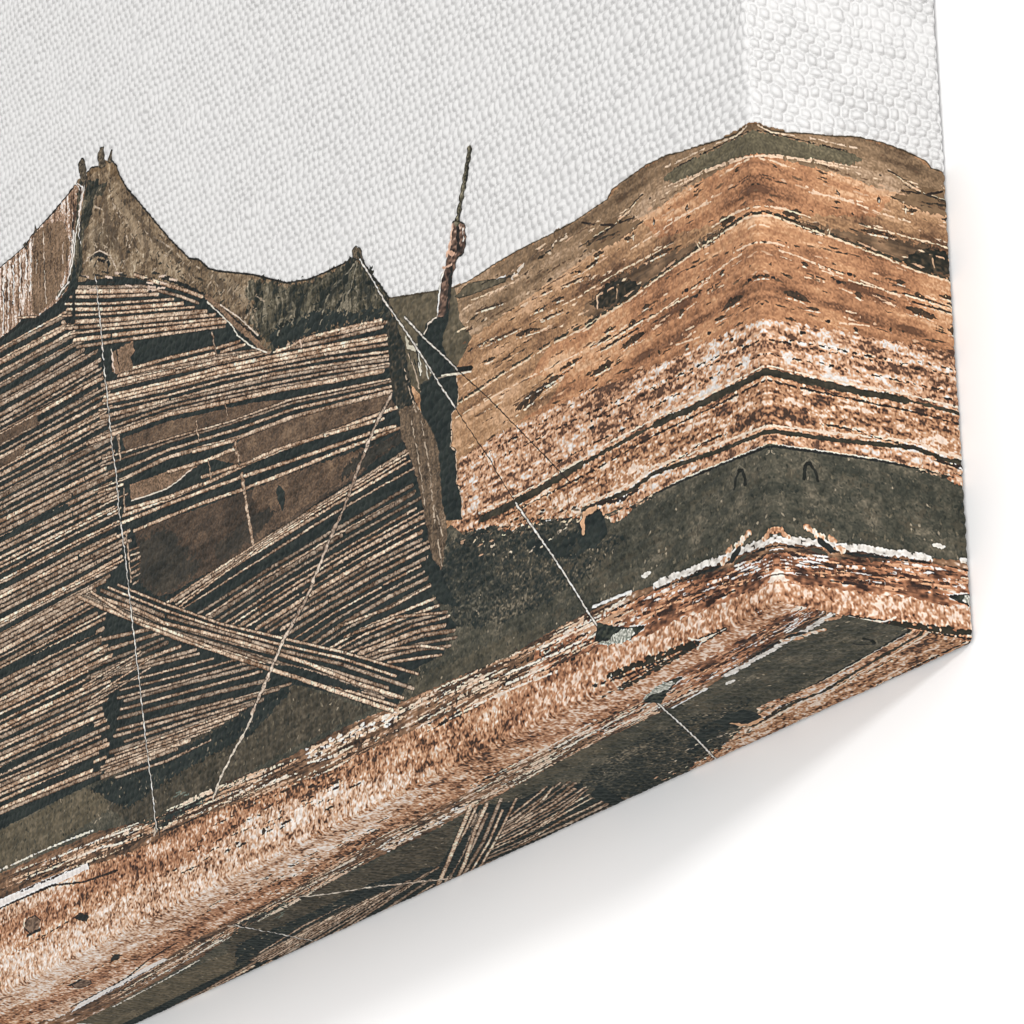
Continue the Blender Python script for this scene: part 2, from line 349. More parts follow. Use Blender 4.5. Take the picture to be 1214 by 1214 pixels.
for i in range(2600):
    x = rgr.uniform(-20, 930); lo = np.interp(x, gx, gy)+6
    hi_ = np.interp(x, [-60, 0, 165, 250, 410, 534, 640, 748, 850, 975], [1065, 1036, 978, 947, 862, 807, 757, 703, 665, 610])
    if x < 520: lo = np.interp(x, [-20, 112, 200, 262, 350, 470, 520], [995, 928, 893, 858, 812, 835, 740])
    if hi_ <= lo: continue
    y = rgr.uniform(lo, hi_); near = (hi_-y)/(hi_-lo)
    c = ((34, 38, 33), (26, 32, 29), (88, 82, 66), (112, 102, 82), (46, 46, 38), (74, 70, 56))[rgr.integers(6)]
    if rgr.random() < .04: c = (168, 152, 128)
    a = rgr.normal(-1.5, .35); L = rgr.uniform(1.5, 5.5)
    line([(x, y), (x+L*math.cos(a), y+L*math.sin(a))], rgr.uniform(2.5, 5.5), C3(*c), jag=2.4, lens=True, alpha=.5 if c[0] < 100 else .7, dash=rgr.uniform(.1, .4))
rb = np.random.default_rng(123)
for i in range(170):                                   # rubble under the foot of the hill
    x = rb.uniform(545, 775); y = np.interp(x, gx, gy)+abs(rb.normal(0, 13))+1
    c = ((214, 180, 150), (170, 136, 108), (30, 32, 28), (40, 40, 34), (120, 98, 76))[rb.integers(5)]
    if x > 710: y = min(y, np.interp(x, gx, gy)+5)
    line([(x, y), (x+rb.uniform(2, 7), y-rb.uniform(0, 4))], rb.uniform(2.5, 5.5), C3(*c), jag=3, lens=True, dash=.15)
fill([(692, 610), (712, 603), (719, 616), (720, 634), (706, 650), (690, 652), (684, 638)], dk, jag=3)
for c, ww in ((DARK, 15), (C3(206, 158, 120), 10)):
    line([(707, 603), (700, 606), (693, 610), (691, 620), (692, 632)], ww, c, jag=2)
# banks of soil, then the straw
bankA = [(-60, 1065), (0, 1036), (60, 1010), (120, 985), (165, 976), (190, 985), (250, 947), (310, 915), (365, 886), (410, 862), (450, 845), (490, 827), (534, 807), (600, 781), (640, 757), (674, 738), (712, 719), (748, 703), (777, 695), (815, 680), (850, 665), (919, 641), (975, 610)]
fill(bankA+[(1000, 800), (900, 900), (500, 1150), (-60, 1300)], soil, jag=3)
fill([(640, 765), (712, 730), (780, 700), (850, 680), (919, 655), (975, 630), (1000, 760), (850, 800), (700, 850), (600, 870)], redsoil, jag=6)
strawA = [(-60, 1110), (0, 1078), (50, 1055), (105, 1028), (160, 1010), (190, 993), (240, 968), (300, 945), (360, 925), (400, 908), (450, 884), (500, 862), (560, 835), (606, 815), (660, 790), (709, 768), (760, 758), (800, 738), (860, 715), (919, 690), (975, 665)]
fill(strawA+[(1000, 800), (900, 900), (500, 1150), (-60, 1330)], straw, jag=5)
fill([(600, 830), (660, 795), (709, 768), (760, 758), (800, 738), (860, 715), (919, 690), (1000, 660), (1000, 780), (900, 850), (700, 870), (600, 890)], straw_red, jag=8)
fill([(190, 1000), (240, 975), (330, 950), (360, 960), (300, 985), (230, 1020), (150, 1050), (100, 1060), (60, 1100), (0, 1130), (-40, 1130), (0, 1095), (100, 1040)], straw_red, jag=9)
fill([(-40, 1120), (-40, 1090), (0, 1070), (40, 1052), (80, 1042), (60, 1066), (30, 1080), (0, 1098)], straw_pale, jag=5)
fill([(200, 1085), (300, 1030), (400, 975), (520, 910), (400, 930), (300, 965), (250, 1010), (150, 1060), (60, 1110), (0, 1140), (-40, 1180), (-40, 1215)], straw_pale, jag=9)
fill([(-20, 1076), (0, 1067), (40, 1049), (80, 1032), (104, 1023), (106, 1030), (60, 1051), (0, 1077)], C3(226, 218, 212), jag=1.5)
line([(-10, 1082), (30, 1064), (62, 1050), (100, 1046), (140, 1032)], 5, DK2, jag=2)
line([(104, 1020), (106, 1030)], 4, DARK)
# streaks in the banks
def rows(n, box, lo, hi, seed, cols, wds=(2.2, 4.5), slope=None):
    r_ = np.random.default_rng(seed); (xa, ya), (xb, yb), th = box
    for i in range(n):
        t = r_.random(); o = r_.random()*th; L = r_.uniform(lo, hi)
        x = xa+(xb-xa)*t; y = ya+(yb-ya)*t+o; s = slope or (yb-ya)/(xb-xa)
        c = cols[r_.integers(len(cols))]
        line([(x, y), (x+L*.5, y+s*L*.5+r_.normal()*.6), (x+L, y+s*L)], r_.uniform(*wds)*1.25, C3(*c), jag=2.6, dash=.2+.3*r_.random(), lens=True)
LT = [(218, 192, 168), (204, 168, 138), (186, 144, 112), (60, 44, 34), (38, 32, 28), (60, 44, 34)]
rows(150, ((0, 1042), (300, 916), 26), 15, 70, 5, LT)
rows(130, ((240, 955), (700, 726), 34), 15, 60, 6, LT)
rows(90, ((480, 842), (720, 722), 40), 20, 70, 7, LT)
rows(120, ((700, 735), (915, 650), 34), 8, 40, 8, [(232, 214, 200), (60, 40, 30), (90, 58, 42), (52, 36, 30), (204, 150, 112)])
rows(60, ((200, 1010), (420, 905), 40), 5, 18, 9, [(60, 44, 34), (44, 36, 30)])
rows(100, ((360, 890), (470, 842), 14), 3, 10, 10, [(236, 222, 206), (214, 180, 150)], (3, 6))
for pts in ([(0, 1032), (60, 1005), (110, 985)], [(60, 1020), (120, 995), (155, 983)], [(90, 1018), (120, 1005), (145, 1000)], [(312, 932), (340, 920)], [(285, 940), (300, 932)], [(365, 905), (400, 896)],
            [(668, 752), (712, 730), (748, 706)], [(600, 800), (660, 775), (690, 760)], [(600, 812), (650, 790)], [(690, 760), (740, 740)], [(640, 770), (664, 757)], [(560, 838), (620, 812), (660, 797)]):
    line(pts, 4.2, C3(222, 204, 186), jag=2.4, dash=.24)
# white strip of salt
line([(777, 694), (800, 684), (815, 679), (832, 671), (850, 666), (870, 656), (895, 648), (919, 639), (935, 633)], 12.5, lambda sl, a, b: ramp(N2[sl], [(.1, (176, 168, 158)), (.7, (222, 216, 208))]), jag=5, dash=.14)
line([(777, 700), (815, 686), (850, 673), (870, 664), (919, 647)], 4, DARK, jag=2.5, dash=.25)
line([(762, 684), (768, 681), (773, 679)], 8, C3(210, 204, 194), jag=4, lens=True)
line([(703, 720), (725, 711), (748, 702)], 5, C3(224, 220, 212), jag=2)
for p in ((862, 655), (874, 648), (880, 640), (912, 632), (919, 628), (924, 634), (868, 664), (856, 668), (884, 636), (906, 640)):
    line([p, (p[0]+5, p[1]-4)], 11, lambda sl, a, b: straw(sl), jag=4)
line([(868, 664), (876, 652)], 13, DARK, jag=3); line([(872, 668), (884, 660)], 8, C3(60, 58, 48), jag=3)
# dark streak near the fold and the branching pale root
line([(722, 803), (745, 793), (770, 783), (800, 772), (835, 758), (858, 748)], 12, lambda sl, a, b: dkolive(sl)*.8, jag=4, dash=.2)
line([(700, 815), (745, 800), (800, 778), (850, 752)], 5, DARK, jag=3, dash=.3)
line([(816, 757), (830, 760), (850, 752), (875, 742), (900, 728), (915, 722)], 4.4, C3(228, 206, 186), jag=3, dash=.15)
# arch mark on the olive slope
line([(871, 580), (873, 568), (876, 559), (880, 558), (883, 565), (884, 575)], 7, C3(28, 31, 27), jag=1.5)
line([(871, 562), (877, 552), (884, 558)], 2.2, C3(104, 98, 82), jag=1.5, dash=.25)
# stones, anchor, stake
fill([(709, 738), (722, 742), (745, 744), (766, 742), (758, 752), (748, 759), (722, 764), (706, 761)], lambda sl: ramp(N2[sl], [(.2, (24, 32, 30)), (.8, (58, 62, 52))]), jag=2)
fill([(727, 755), (735, 748), (750, 745), (753, 752), (742, 762), (722, 766), (708, 763), (720, 760)], lambda sl: ramp(N1[sl], [(.2, (120, 124, 112)), (.8, (206, 204, 192))]), jag=3)
line([(707, 739), (709, 750), (706, 760)], 4, DARK)
fill([(28, 1098), (34, 1089), (42, 1086), (48, 1091), (46, 1102), (36, 1108)], lambda sl: ramp(N2[sl], [(.2, (70, 52, 40)), (.8, (130, 104, 84))]), jag=2, outline=DARK, ow=3)
line([(32, 1110), (48, 1102)], 7, DARK, jag=2); line([(28, 1104), (30, 1090)], 5, WHITE, jag=2)
fill([(88, 1088), (96, 1082), (106, 1086), (104, 1093), (92, 1092)], DARK, jag=3)
line([(22, 1128), (60, 1105), (100, 1082)], 3, DK2, jag=2, dash=.4)
line([(183, 990), (186, 978)], 8, C3(190, 170, 150), jag=1.5); line([(190, 990), (186, 972)], 5, DARK, jag=1.5)

# ---- hut
hut = [(-40, 320), (0, 318), (30, 292), (40, 277), (65, 250), (88, 222), (93, 214), (125, 200), (150, 222), (180, 258), (200, 282), (225, 307), (248, 319), (300, 326), (340, 336), (365, 332), (390, 322),
       (417, 308), (432, 310), (450, 338), (462, 355), (480, 411), (484, 438), (492, 475), (513, 510), (521, 535), (529, 586), (530, 640), (523, 676), (512, 712), (528, 728), (544, 742), (530, 752),
       (528, 775), (490, 795), (470, 840), (350, 812), (262, 858), (200, 893), (112, 928), (0, 984), (-40, 1004)]
fill(hut, dk, HUT, jag=1.5)
# cloth seen through the gaps
fill([(-30, 520), (0, 509), (45, 488), (46, 505), (20, 518), (0, 530), (-30, 545)], cloth_in_lt, jag=2)
fill([(-30, 560), (0, 542), (30, 528), (28, 540), (0, 556), (-30, 575)], cloth_in_lt, jag=2)
fill([(145, 520), (200, 500), (250, 489), (300, 478), (340, 474), (335, 484), (300, 492), (250, 505), (200, 520), (150, 536)], cloth_in_lt, jag=2)
fill([(255, 545), (270, 535), (286, 522), (334, 501), (400, 482), (462, 468), (468, 482), (430, 494), (356, 526), (299, 546), (290, 552)], cloth_in_lt, jag=2)
fill([(160, 632), (205, 614), (250, 598), (300, 580), (350, 560), (400, 543), (450, 526), (474, 512), (482, 520), (440, 550), (430, 562), (380, 594), (325, 634), (278, 664), (230, 688), (205, 704), (188, 708), (170, 692)], cloth_in, jag=3)
fill([(300, 580), (350, 560), (400, 543), (450, 526), (430, 560), (370, 595), (325, 628), (306, 640)], cloth_in_lt, jag=6)
fill([(154, 575), (175, 568), (210, 556), (247, 543), (225, 560), (210, 571), (198, 580), (186, 583), (172, 588), (156, 594)], flapc, jag=2)
line([(156, 594), (172, 589), (186, 584), (198, 580), (211, 571), (228, 556)], 3, C3(210, 190, 172), jag=1)
fill([(330, 575), (335, 578), (339, 585), (338, 597), (335, 607), (331, 597), (328, 585)], dk, jag=1.5)

def stickcol(base, hi, seed):
    o = np.random.default_rng(seed).random(2)*900
    tone = np.random.default_rng(seed+1).random(400).astype(np.float32)
    def f(sl, al, ac):
        tt = np.interp((al+o[0])/16.0 % 399, np.arange(400), tone)
        step = tone[(((al+o[1])/95.0).astype(int)) % 400]
        k = .56+.62*(N1[sl]-.5)+.6*(tt-.5)+.45*(step-.5)+.35*(N2[sl]-.5)
        k = np.clip(k-.42*(np.abs(ac)-.35)+.1*ac, -.15, 1.1)
        c = base*(1-k[..., None])+hi*k[..., None]
        c = np.where((N1[sl] < .16)[..., None], c*.62, c)
        ring = ((al+o[1]) % 95.0) < 2.2
        return np.where(ring[..., None], c*.45, c)
    return f

SB = C3(118, 87, 63); SH = C3(236, 208, 180)
def stick(pts, wpx=3.7, base=SB, hi=SH, seed=0, shade=.9):
    pts = np.asarray(pts, float); s = lscale(pts[len(pts)//2])*.86
    line(pts, (wpx+1.8)*s, C3(36, 36, 30), alpha=shade*.88, jag=1.2)
    line(pts, wpx*s, stickcol(base, hi, seed), jag=1.3)

def fan(stations, n, seed, wpx=3.6, ext=(4, 8), jit=.35, base=SB, hi=SH, gap=0.0, bend=.8, brk=.25, t0=0, t1=1):
    st = [np.asarray(s, float) for s in stations]; r_ = np.random.default_rng(seed); K = len(st[0])-1
    order = np.arange(n)
    sg = np.mean([np.linalg.norm(np.diff(s_, axis=0), axis=1) for s_ in st], axis=0)+1e-3
    cum = np.concatenate([[0], np.cumsum(sg)])/sg.sum()
    order = order[np.argsort(order+r_.normal(0, .7, n))]
    for k in order:
        t = t0+(t1-t0)*np.clip((k+.5+r_.uniform(-jit, jit))/n, 0, 1)
        if r_.random() < gap: continue
        q = np.interp(t, cum, np.arange(K+1)); i = min(int(q), K-1); fr = q-i
        pts = np.array([s[i]*(1-fr)+s[i+1]*fr for s in st])
        d0 = pts[0]-pts[1]; d1 = pts[-1]-pts[-2]
        pts[0] += d0/np.linalg.norm(d0)*r_.uniform(-ext[0], ext[0]); pts[-1] += d1/np.linalg.norm(d1)*r_.uniform(-ext[1], ext[1])
        out = [pts[0]]
        for a, b in zip(pts[:-1], pts[1:]):
            m_ = max(1, int(np.linalg.norm(b-a)/60))
            for j in range(1, m_+1):
                out.append(a+(b-a)*j/m_+np.array([0, r_.normal()*bend]))
        out = np.array(out)
        dim = r_.uniform(.72, 1.05)
        ww = wpx*r_.uniform(.62, 1.3)
        if len(out) > 3 and r_.random() < brk:
            c = r_.integers(1, len(out)-1)
            stick(out[:c+1], ww, base*dim, hi*dim, int(r_.integers(1e6)))
            o2 = out[c:].copy(); o2[:, 1] += r_.uniform(-1.6, 1.6); o2[0] += (o2[1]-o2[0])*.06
            stick(o2, ww*r_.uniform(.8, 1.1), base*dim, hi*dim, int(r_.integers(1e6)))
        else:
            stick(out, ww, base*dim, hi*dim, int(r_.integers(1e6)))

# left wall: long canes running down to the left
fan([[(-40, 430), (-40, 530), (-40, 646), (-40, 752), (-40, 790), (-40, 882), (-40, 984)],
     [(30, 393), (30, 491), (30, 610), (30, 716), (30, 752), (30, 849), (30, 954)],
     [(76, 368), (121, 440), (132, 560), (150, 655), (115, 705), (134, 800), (116, 920)]], 84, 21, 4.5, ext=(4, 9))
for pts in ([(-30, 523), (0, 510), (60, 478), (122, 446)], [(-30, 540), (0, 524), (45, 500), (100, 470)], ):
    line(pts, 3, C3(22, 31, 31))
fill([(-30, 530), (0, 515), (44, 492), (46, 503), (22, 516), (0, 528), (-30, 543)], cloth_in_lt, jag=2)
fill([(-30, 563), (0, 547), (32, 528), (28, 538), (0, 555), (-30, 572)], cloth_in_lt, jag=2)
for pts, wd in (([(0, 800), (60, 772), (112, 748)], 20), ([(0, 915), (50, 890), (110, 862)], 17), ([(0, 640), (40, 618), (80, 600)], 11), ([(30, 940), (110, 905)], 12), ([(0, 975), (110, 925)], 12)):
    line(pts, wd, lambda sl, a, b: dk(sl), jag=4)
# left-hand lower canes of the front wall
fan([[(124, 750), (98, 806), (128, 800), (140, 830), (146, 860), (138, 893), (114, 926)],
     [(182, 742), (200, 760), (235, 775), (290, 790), (345, 808), (300, 836), (200, 893)]], 23, 31, 4.4, ext=(8, 10), base=SB*.9, hi=SH*.92)
fan([[(98, 808), (104, 826), (112, 840)], [(165, 768), (170, 782), (176, 800)]], 4, 33, 3.2, base=SB*.95)
stick([(138, 922), (200, 902), (250, 877)], 3.4, SB*.8, SH*.8, 3)
line([(150, 915), (230, 885), (310, 845)], 8, lambda sl, a, b: dk(sl), jag=4, dash=.2)
# top of the front wall
fan([[(94, 337), (88, 352), (76, 370), (76, 388), (84, 402), (98, 417)], [(130, 335), (130, 352), (130, 368), (130, 383), (130, 397), (130, 411)],
     [(163, 336), (190, 349), (225, 362), (252, 372), (272, 381), (262, 391)]], 11, 41, 4.5, ext=(5, 5), jit=.2)
# middle of the front wall
fan([[(124, 452), (128, 470), (110, 486), (128, 508), (106, 528)], [(200, 436), (200, 452), (200, 467), (200, 482), (200, 496)],
     [(310, 412), (318, 424), (324, 436), (330, 452), (330, 468)], [(458, 378), (463, 396), (464, 414), (464, 430), (462, 441)]], 11, 51, 4.6, ext=(8, 8), jit=.15)
fan([[(150, 440), (150, 446)], [(258, 420), (262, 428)], [(300, 415), (310, 420)]], 2, 52, 3.6)
fan([[(108, 541), (136, 556), (138, 576)], [(200, 517), (200, 530), (200, 546)], [(270, 495), (280, 505), (284, 522)], [(342, 472), (350, 482), (345, 497)], [(462, 446), (466, 456), (466, 466)]], 4, 61, 4.3, ext=(8, 4), jit=.15)
fan([[(112, 575), (130, 612)], [(142, 566), (150, 600)]], 5, 62, 3.2)
# opening under the eave
fill([(157, 407), (200, 398), (247, 391), (275, 388), (281, 393), (290, 402), (300, 410), (262, 417), (250, 416), (200, 428), (158, 439)], dk, jag=1.5)
fill([(134, 418), (158, 405), (160, 416), (155, 424), (158, 438), (140, 444), (134, 440)], flapc, jag=3)
for pts in ([(158, 437), (200, 425), (255, 412)], [(140, 446), (200, 433), (256, 419)], [(130, 459), (180, 446), (208, 440)], [(258, 413), (285, 405)], [(262, 418), (290, 409)], [(222, 438), (280, 424), (309, 418)]):
    stick(pts, 4.3, seed=int(pts[0][0]))
stick([(252, 395), (254, 405), (257, 421)], 3.6, SB*.8, SH*.75, 4)
line([(133, 415), (136, 442)], 4, C3(214, 190, 172), jag=1.5); line([(139, 414), (142, 440)], 4, DARK, jag=1.5)
fill([(162, 640), (200, 625), (215, 650), (240, 672), (205, 702), (188, 707), (170, 692)], lambda sl: .45*dk(sl)+.55*cloth_in(sl), jag=22)
fill([(440, 530), (474, 514), (480, 520), (440, 550), (400, 572), (410, 550)], lambda sl: .5*dk(sl)+.5*cloth_in(sl), jag=14)
fill([(255, 650), (300, 610), (330, 600), (300, 640), (262, 668)], lambda sl: .3*dk(sl)+.7*cloth_in(sl), jag=14)
# two long canes across the big opening
for pts in ([(146, 612), (200, 592), (250, 571), (297, 549), (328, 536), (400, 510), (450, 491), (472, 483)], [(146, 620), (200, 598), (240, 583), (284, 567), (330, 552), (371, 538), (443, 513), (470, 506)],
            [(159, 630), (200, 613), (240, 597), (282, 583), (350, 557), (396, 538), (443, 520), (478, 506)], [(300, 546), (330, 533), (400, 512), (455, 497)], [(150, 604), (200, 590), (240, 574)],
            [(240, 566), (300, 547)], [(200, 560), (240, 548), (280, 532)], [(230, 536), (280, 522)]):
    stick(pts, 4.6, seed=int(pts[1][1]))
for pts, ww in (([(279, 526), (284, 549)], 6), ([(287, 563), (290, 582), (296, 620), (301, 651)], 6.5), ([(248, 547), (250, 567)], 2.6), ([(233, 500), (236, 522)], 2.6), ([(268, 481), (270, 492)], 3)):
    stick(pts, ww, SB*.92, SH*.9, 7)
line([(302, 636), (308, 644)], 3, C3(90, 72, 58))
# corner posts by the left rope
for pts in ([(140, 518), (143, 545)], [(147, 580), (148, 606)], [(150, 634), (153, 660), (156, 690)], [(141, 516), (142, 535)]):
    stick(pts, 3.8, SB*.85, SH*.85, 8)
fan([[(154, 650), (158, 696)], [(166, 645), (166, 690)]], 7, 63, 3.0, ext=(1, 1), jit=.1)
# lower right fan of canes
FL = [(198, 712), (212, 735), (250, 744), (296, 746), (332, 752), (372, 768), (402, 772), (430, 780), (436, 790)]
FR = [(488, 531), (494, 566), (499, 593), (506, 622), (505, 658), (512, 686), (524, 724), (540, 745), (526, 774)]
fan([FL,
     *[[(np.array(p)*(1-k)+np.array(q)*k-np.array((0, 4*math.sin(math.pi*k)))).tolist() for p, q in zip(FL, FR)] for k in (.3, .65)],
     [(488, 531), (494, 566), (499, 593), (506, 622), (505, 658), (512, 686), (524, 724), (540, 745), (526, 774)]], 30, 71, 4.6, ext=(10, 9), jit=.28, base=SB*.95, hi=SH*.94, gap=.04)
fan([[(205, 712), (214, 722)], [(300, 650), (300, 656)], [(380, 597), (382, 602)], [(484, 533), (486, 541)]], 3, 72, 4.4, jit=.1)
for pts in ([(405, 742), (460, 722), (512, 694)], [(408, 756), (470, 732), (523, 727)], [(450, 772), (500, 766), (527, 770)], [(460, 786), (500, 780), (524, 777)]):
    stick(pts, 3.6, SB*.9, SH*.9, int(pts[0][0]))
# crossed bundle
fill([(110, 708), (140, 692), (262, 738), (332, 757), (406, 771), (478, 794), (466, 838), (356, 803), (251, 768), (175, 742)], dk, jag=2)
fan([[(138, 692), (120, 698), (110, 706), (94, 709)], [(193, 713), (196, 728), (190, 742), (175, 744)], [(262, 739), (262, 748), (258, 760), (251, 770)], [(332, 757), (332, 768), (328, 780), (321, 794)],
     [(406, 772), (404, 786), (402, 800), (356, 806)], [(484, 794), (480, 812), (474, 824), (465, 842)]], 7, 81, 4.4, ext=(4, 16), jit=.42, hi=SH*.97, base=SB*.95)
fill([(300, 786), (350, 790), (400, 806), (440, 822), (400, 816), (340, 800)], dk, jag=3)
stick([(94, 708), (124, 722), (152, 733), (175, 743), (210, 757), (251, 770), (321, 794), (356, 805), (410, 824), (466, 843)], 5.2, seed=91)
stick([(115, 708), (160, 722), (195, 739), (240, 750), (290, 763), (363, 786), (424, 811), (478, 828)], 4.6, seed=92)
stick([(108, 702), (150, 730), (200, 748), (250, 768)], 3.8, seed=93)

# roof cloth and thatch
fill([(93, 214), (104, 203), (110, 199), (116, 198), (125, 190), (132, 192), (138, 196), (142, 208), (150, 222), (165, 240), (180, 258), (200, 282), (225, 307), (236, 308), (248, 319), (260, 322), (300, 326),
      (340, 336), (365, 332), (390, 322), (417, 308), (420, 300), (430, 302), (432, 310), (450, 338), (462, 355), (466, 376), (455, 380), (420, 386), (380, 393), (352, 403), (330, 413), (320, 418), (300, 400), (262, 360),
      (235, 350), (215, 342), (190, 337), (160, 330), (135, 328), (112, 332), (92, 335), (88, 300)], cloth, jag=1.5)
fill([(300, 330), (340, 338), (365, 333), (390, 323), (417, 308), (432, 310), (450, 338), (462, 355), (466, 378), (420, 386), (380, 394), (352, 404), (325, 417), (306, 398), (296, 380), (300, 360), (292, 345)], cloth_dk, jag=16)
fill([(318, 395), (335, 385), (360, 372), (400, 366), (420, 372), (462, 362), (466, 378), (420, 386), (380, 394), (352, 404), (326, 417)], dk, jag=16)
for pts, ww in (([(340, 372), (332, 396)], 7), ([(355, 360), (350, 385)], 5), ([(300, 350), (292, 372)], 4), ([(392, 350), (378, 384)], 6), ([(412, 340), (400, 366)], 6)):
    line(pts, ww*1.6, C3(30, 34, 30), jag=5, dash=.3)
for pts in ([(423, 310), (405, 332), (388, 352), (380, 385)], [(424, 312), (416, 345), (408, 356)], [(420, 322), (424, 350)], [(330, 398), (333, 380)], [(348, 385), (345, 360)]):
    line(pts, 4, C3(132, 124, 106), jag=2.5, dash=.35)
fill([(88, 300), (104, 215), (118, 212), (112, 240), (106, 262), (98, 290), (98, 320), (92, 335)], cloth_dk, jag=5)
fill([(110, 222), (128, 216), (122, 232), (112, 234)], cloth_dk, jag=3)
fill([(100, 275), (118, 264), (140, 272), (140, 296), (112, 300), (100, 298)], lambda sl: cloth(sl)*.82, jag=6)
for pts in ([(112, 245), (124, 250), (122, 275), (112, 296)], [(138, 245), (150, 262)], [(175, 277), (190, 286), (205, 296)], [(150, 280), (156, 300), (146, 318)], [(130, 225), (136, 245), (142, 258)], [(165, 262), (160, 280)], [(186, 300), (205, 305)], [(118, 300), (100, 312)]):
    line(pts, 4, C3(176, 156, 134), jag=2.5, dash=.45)
for i in range(60):
    p = rng.uniform((105, 250), (240, 330))
    if p[1] > 210+(p[0]-120)*.85: line([p, (p[0]+rng.uniform(-3, 6), p[1]+rng.uniform(2, 8))], 3, C3(*((168, 148, 124) if rng.random() < .5 else (74, 60, 46))), jag=2)
line([(108, 308), (114, 302), (124, 303), (130, 312), (128, 322)], 9, DARK, jag=3); line([(112, 316), (116, 308), (124, 310)], 7, C3(20, 26, 24), jag=3)
line([(104, 306), (118, 297), (132, 304), (138, 318)], 3, C3(196, 176, 156), jag=2, dash=.2)
rr = np.random.default_rng(5)
for pts, ww, c in (([(126, 205), (140, 240), (170, 285), (215, 330)], 16, (160, 138, 110)), ([(120, 215), (128, 260), (150, 320)], 14, (84, 68, 52)), ([(112, 240), (108, 280), (112, 320)], 14, (158, 136, 108)),
                   ([(150, 240), (185, 285), (240, 335)], 9, (76, 62, 47)), ([(240, 312), (262, 338), (290, 360)], 10, (84, 70, 54)), ([(260, 325), (290, 350), (305, 385)], 12, (150, 130, 104)),
                   ([(310, 332), (318, 360), (322, 395)], 11, (104, 94, 74)), ([(345, 338), (346, 362), (338, 390)], 12, (40, 42, 36)), ([(372, 334), (366, 360), (352, 385)], 10, (110, 102, 82)),
                   ([(418, 312), (396, 345), (380, 372)], 9, (42, 44, 38)), ([(420, 315), (410, 350), (402, 372)], 9, (116, 108, 88)), ([(428, 315), (436, 345), (440, 368)], 10, (36, 40, 36)), ([(168, 268), (176, 300), (170, 322)], 9, (86, 70, 54))):
    line(pts, ww*1.6, C3(*c), jag=6, lens=True, alpha=.55, dash=.12)
for i in range(420):
    x = rr.uniform(95, 462); top = np.interp(x, [95, 120, 150, 180, 200, 225, 248, 300, 340, 365, 390, 417, 432, 450, 462], [225, 200, 224, 260, 284, 309, 321, 329, 339, 335, 325, 312, 314, 340, 358])
    low = np.interp(x, [95, 210, 262, 320, 350, 460], [325, 332, 352, 412, 400, 376]); y = rr.uniform(top+4, max(low, top+6))
    dkp = x > 310
    c = ((52, 46, 36), (36, 36, 30), (176, 156, 132), (142, 122, 98), (70, 58, 44))[rr.integers(5)]
    if dkp: c = ((24, 32, 30), (30, 36, 32), (110, 102, 84), (84, 78, 62), (34, 38, 33))[rr.integers(5)]
    a = rr.normal(1.9, .5); L = rr.uniform(2, 11)
    line([(x, y), (x+L*math.cos(a), y+L*math.sin(a))], rr.uniform(2.5, 6), C3(*c), jag=2.6, lens=True, dash=rr.uniform(.1, .4), alpha=.8)
# hem of the cloth
for pts in ([(196, 330), (222, 340), (250, 354)], [(250, 355), (270, 372), (290, 390), (308, 402)]):
    line(pts, 8, C3(26, 30, 28), jag=2.5)
stick([(160, 326), (190, 336), (215, 343), (240, 352)], 4.6, SB, SH, 5); stick([(170, 340), (215, 352), (236, 360)], 3.6, SB*.8, SH*.85, 6)
line([(245, 352), (262, 366), (278, 384), (296, 398), (313, 416)], 12, lambda sl, a, b: flapc(sl), jag=3)
line([(262, 362), (285, 378), (306, 398)], 3, C3(206, 186, 166), jag=1.2)
line([(246, 358), (275, 386), (282, 398), (300, 412), (316, 418)], 3, C3(220, 200, 182), jag=1.5)
for i in range(24):
    p = rng.uniform((92, 322), (210, 345)); line([p, (p[0]+8, p[1]+rng.uniform(-1, 2.5))], 4.5, C3(*((206, 180, 160) if i % 2 else (40, 40, 36))), jag=2.5)
line([(325, 418), (345, 411), (362, 402), (400, 392), (452, 380)], 6, lambda sl, a, b: stickcol(SB, SH, 3)(sl, a, b), jag=2.5, dash=.1)
line([(356, 404), (358, 412)], 5, C3(200, 172, 150))
# thatch left of the ridge
fill([(-40, 345), (0, 318), (12, 308), (30, 292), (40, 277), (52, 266), (65, 252), (80, 232), (88, 222), (96, 216), (100, 232), (92, 262), (90, 290), (86, 325), (80, 344), (66, 362), (44, 376), (30, 375), (20, 386), (0, 402), (-40, 425)], straw_roof, jag=3)
fill([(40, 278), (55, 266), (75, 262), (84, 290), (76, 330), (66, 355), (44, 374), (38, 370), (38, 320)], roof_brown, jag=3)
line([(52, 275), (53, 320), (55, 360)], 2.6, C3(206, 186, 166), jag=1)
for x, a, b in ((36, 288, 345), (31, 300, 330), (10, 320, 380), (4, 330, 395), (16, 315, 360), (24, 305, 345)):
    line([(x, a), (x+1, (a+b)/2), (x, b)], 6 if x == 36 else 5, C3(234, 220, 210), jag=2.5, dash=.15)
for i in range(50):
    x = rng.uniform(-10, 90); y = 318-(x)*.98+rng.uniform(2, 60); L = rng.uniform(8, 30)
    line([(x, y), (x+rng.uniform(-2, 2), y+L)], rng.uniform(2, 4), C3(*((60, 46, 36), (46, 36, 30), (214, 190, 170))[i % 3]), jag=1.5, dash=.2)
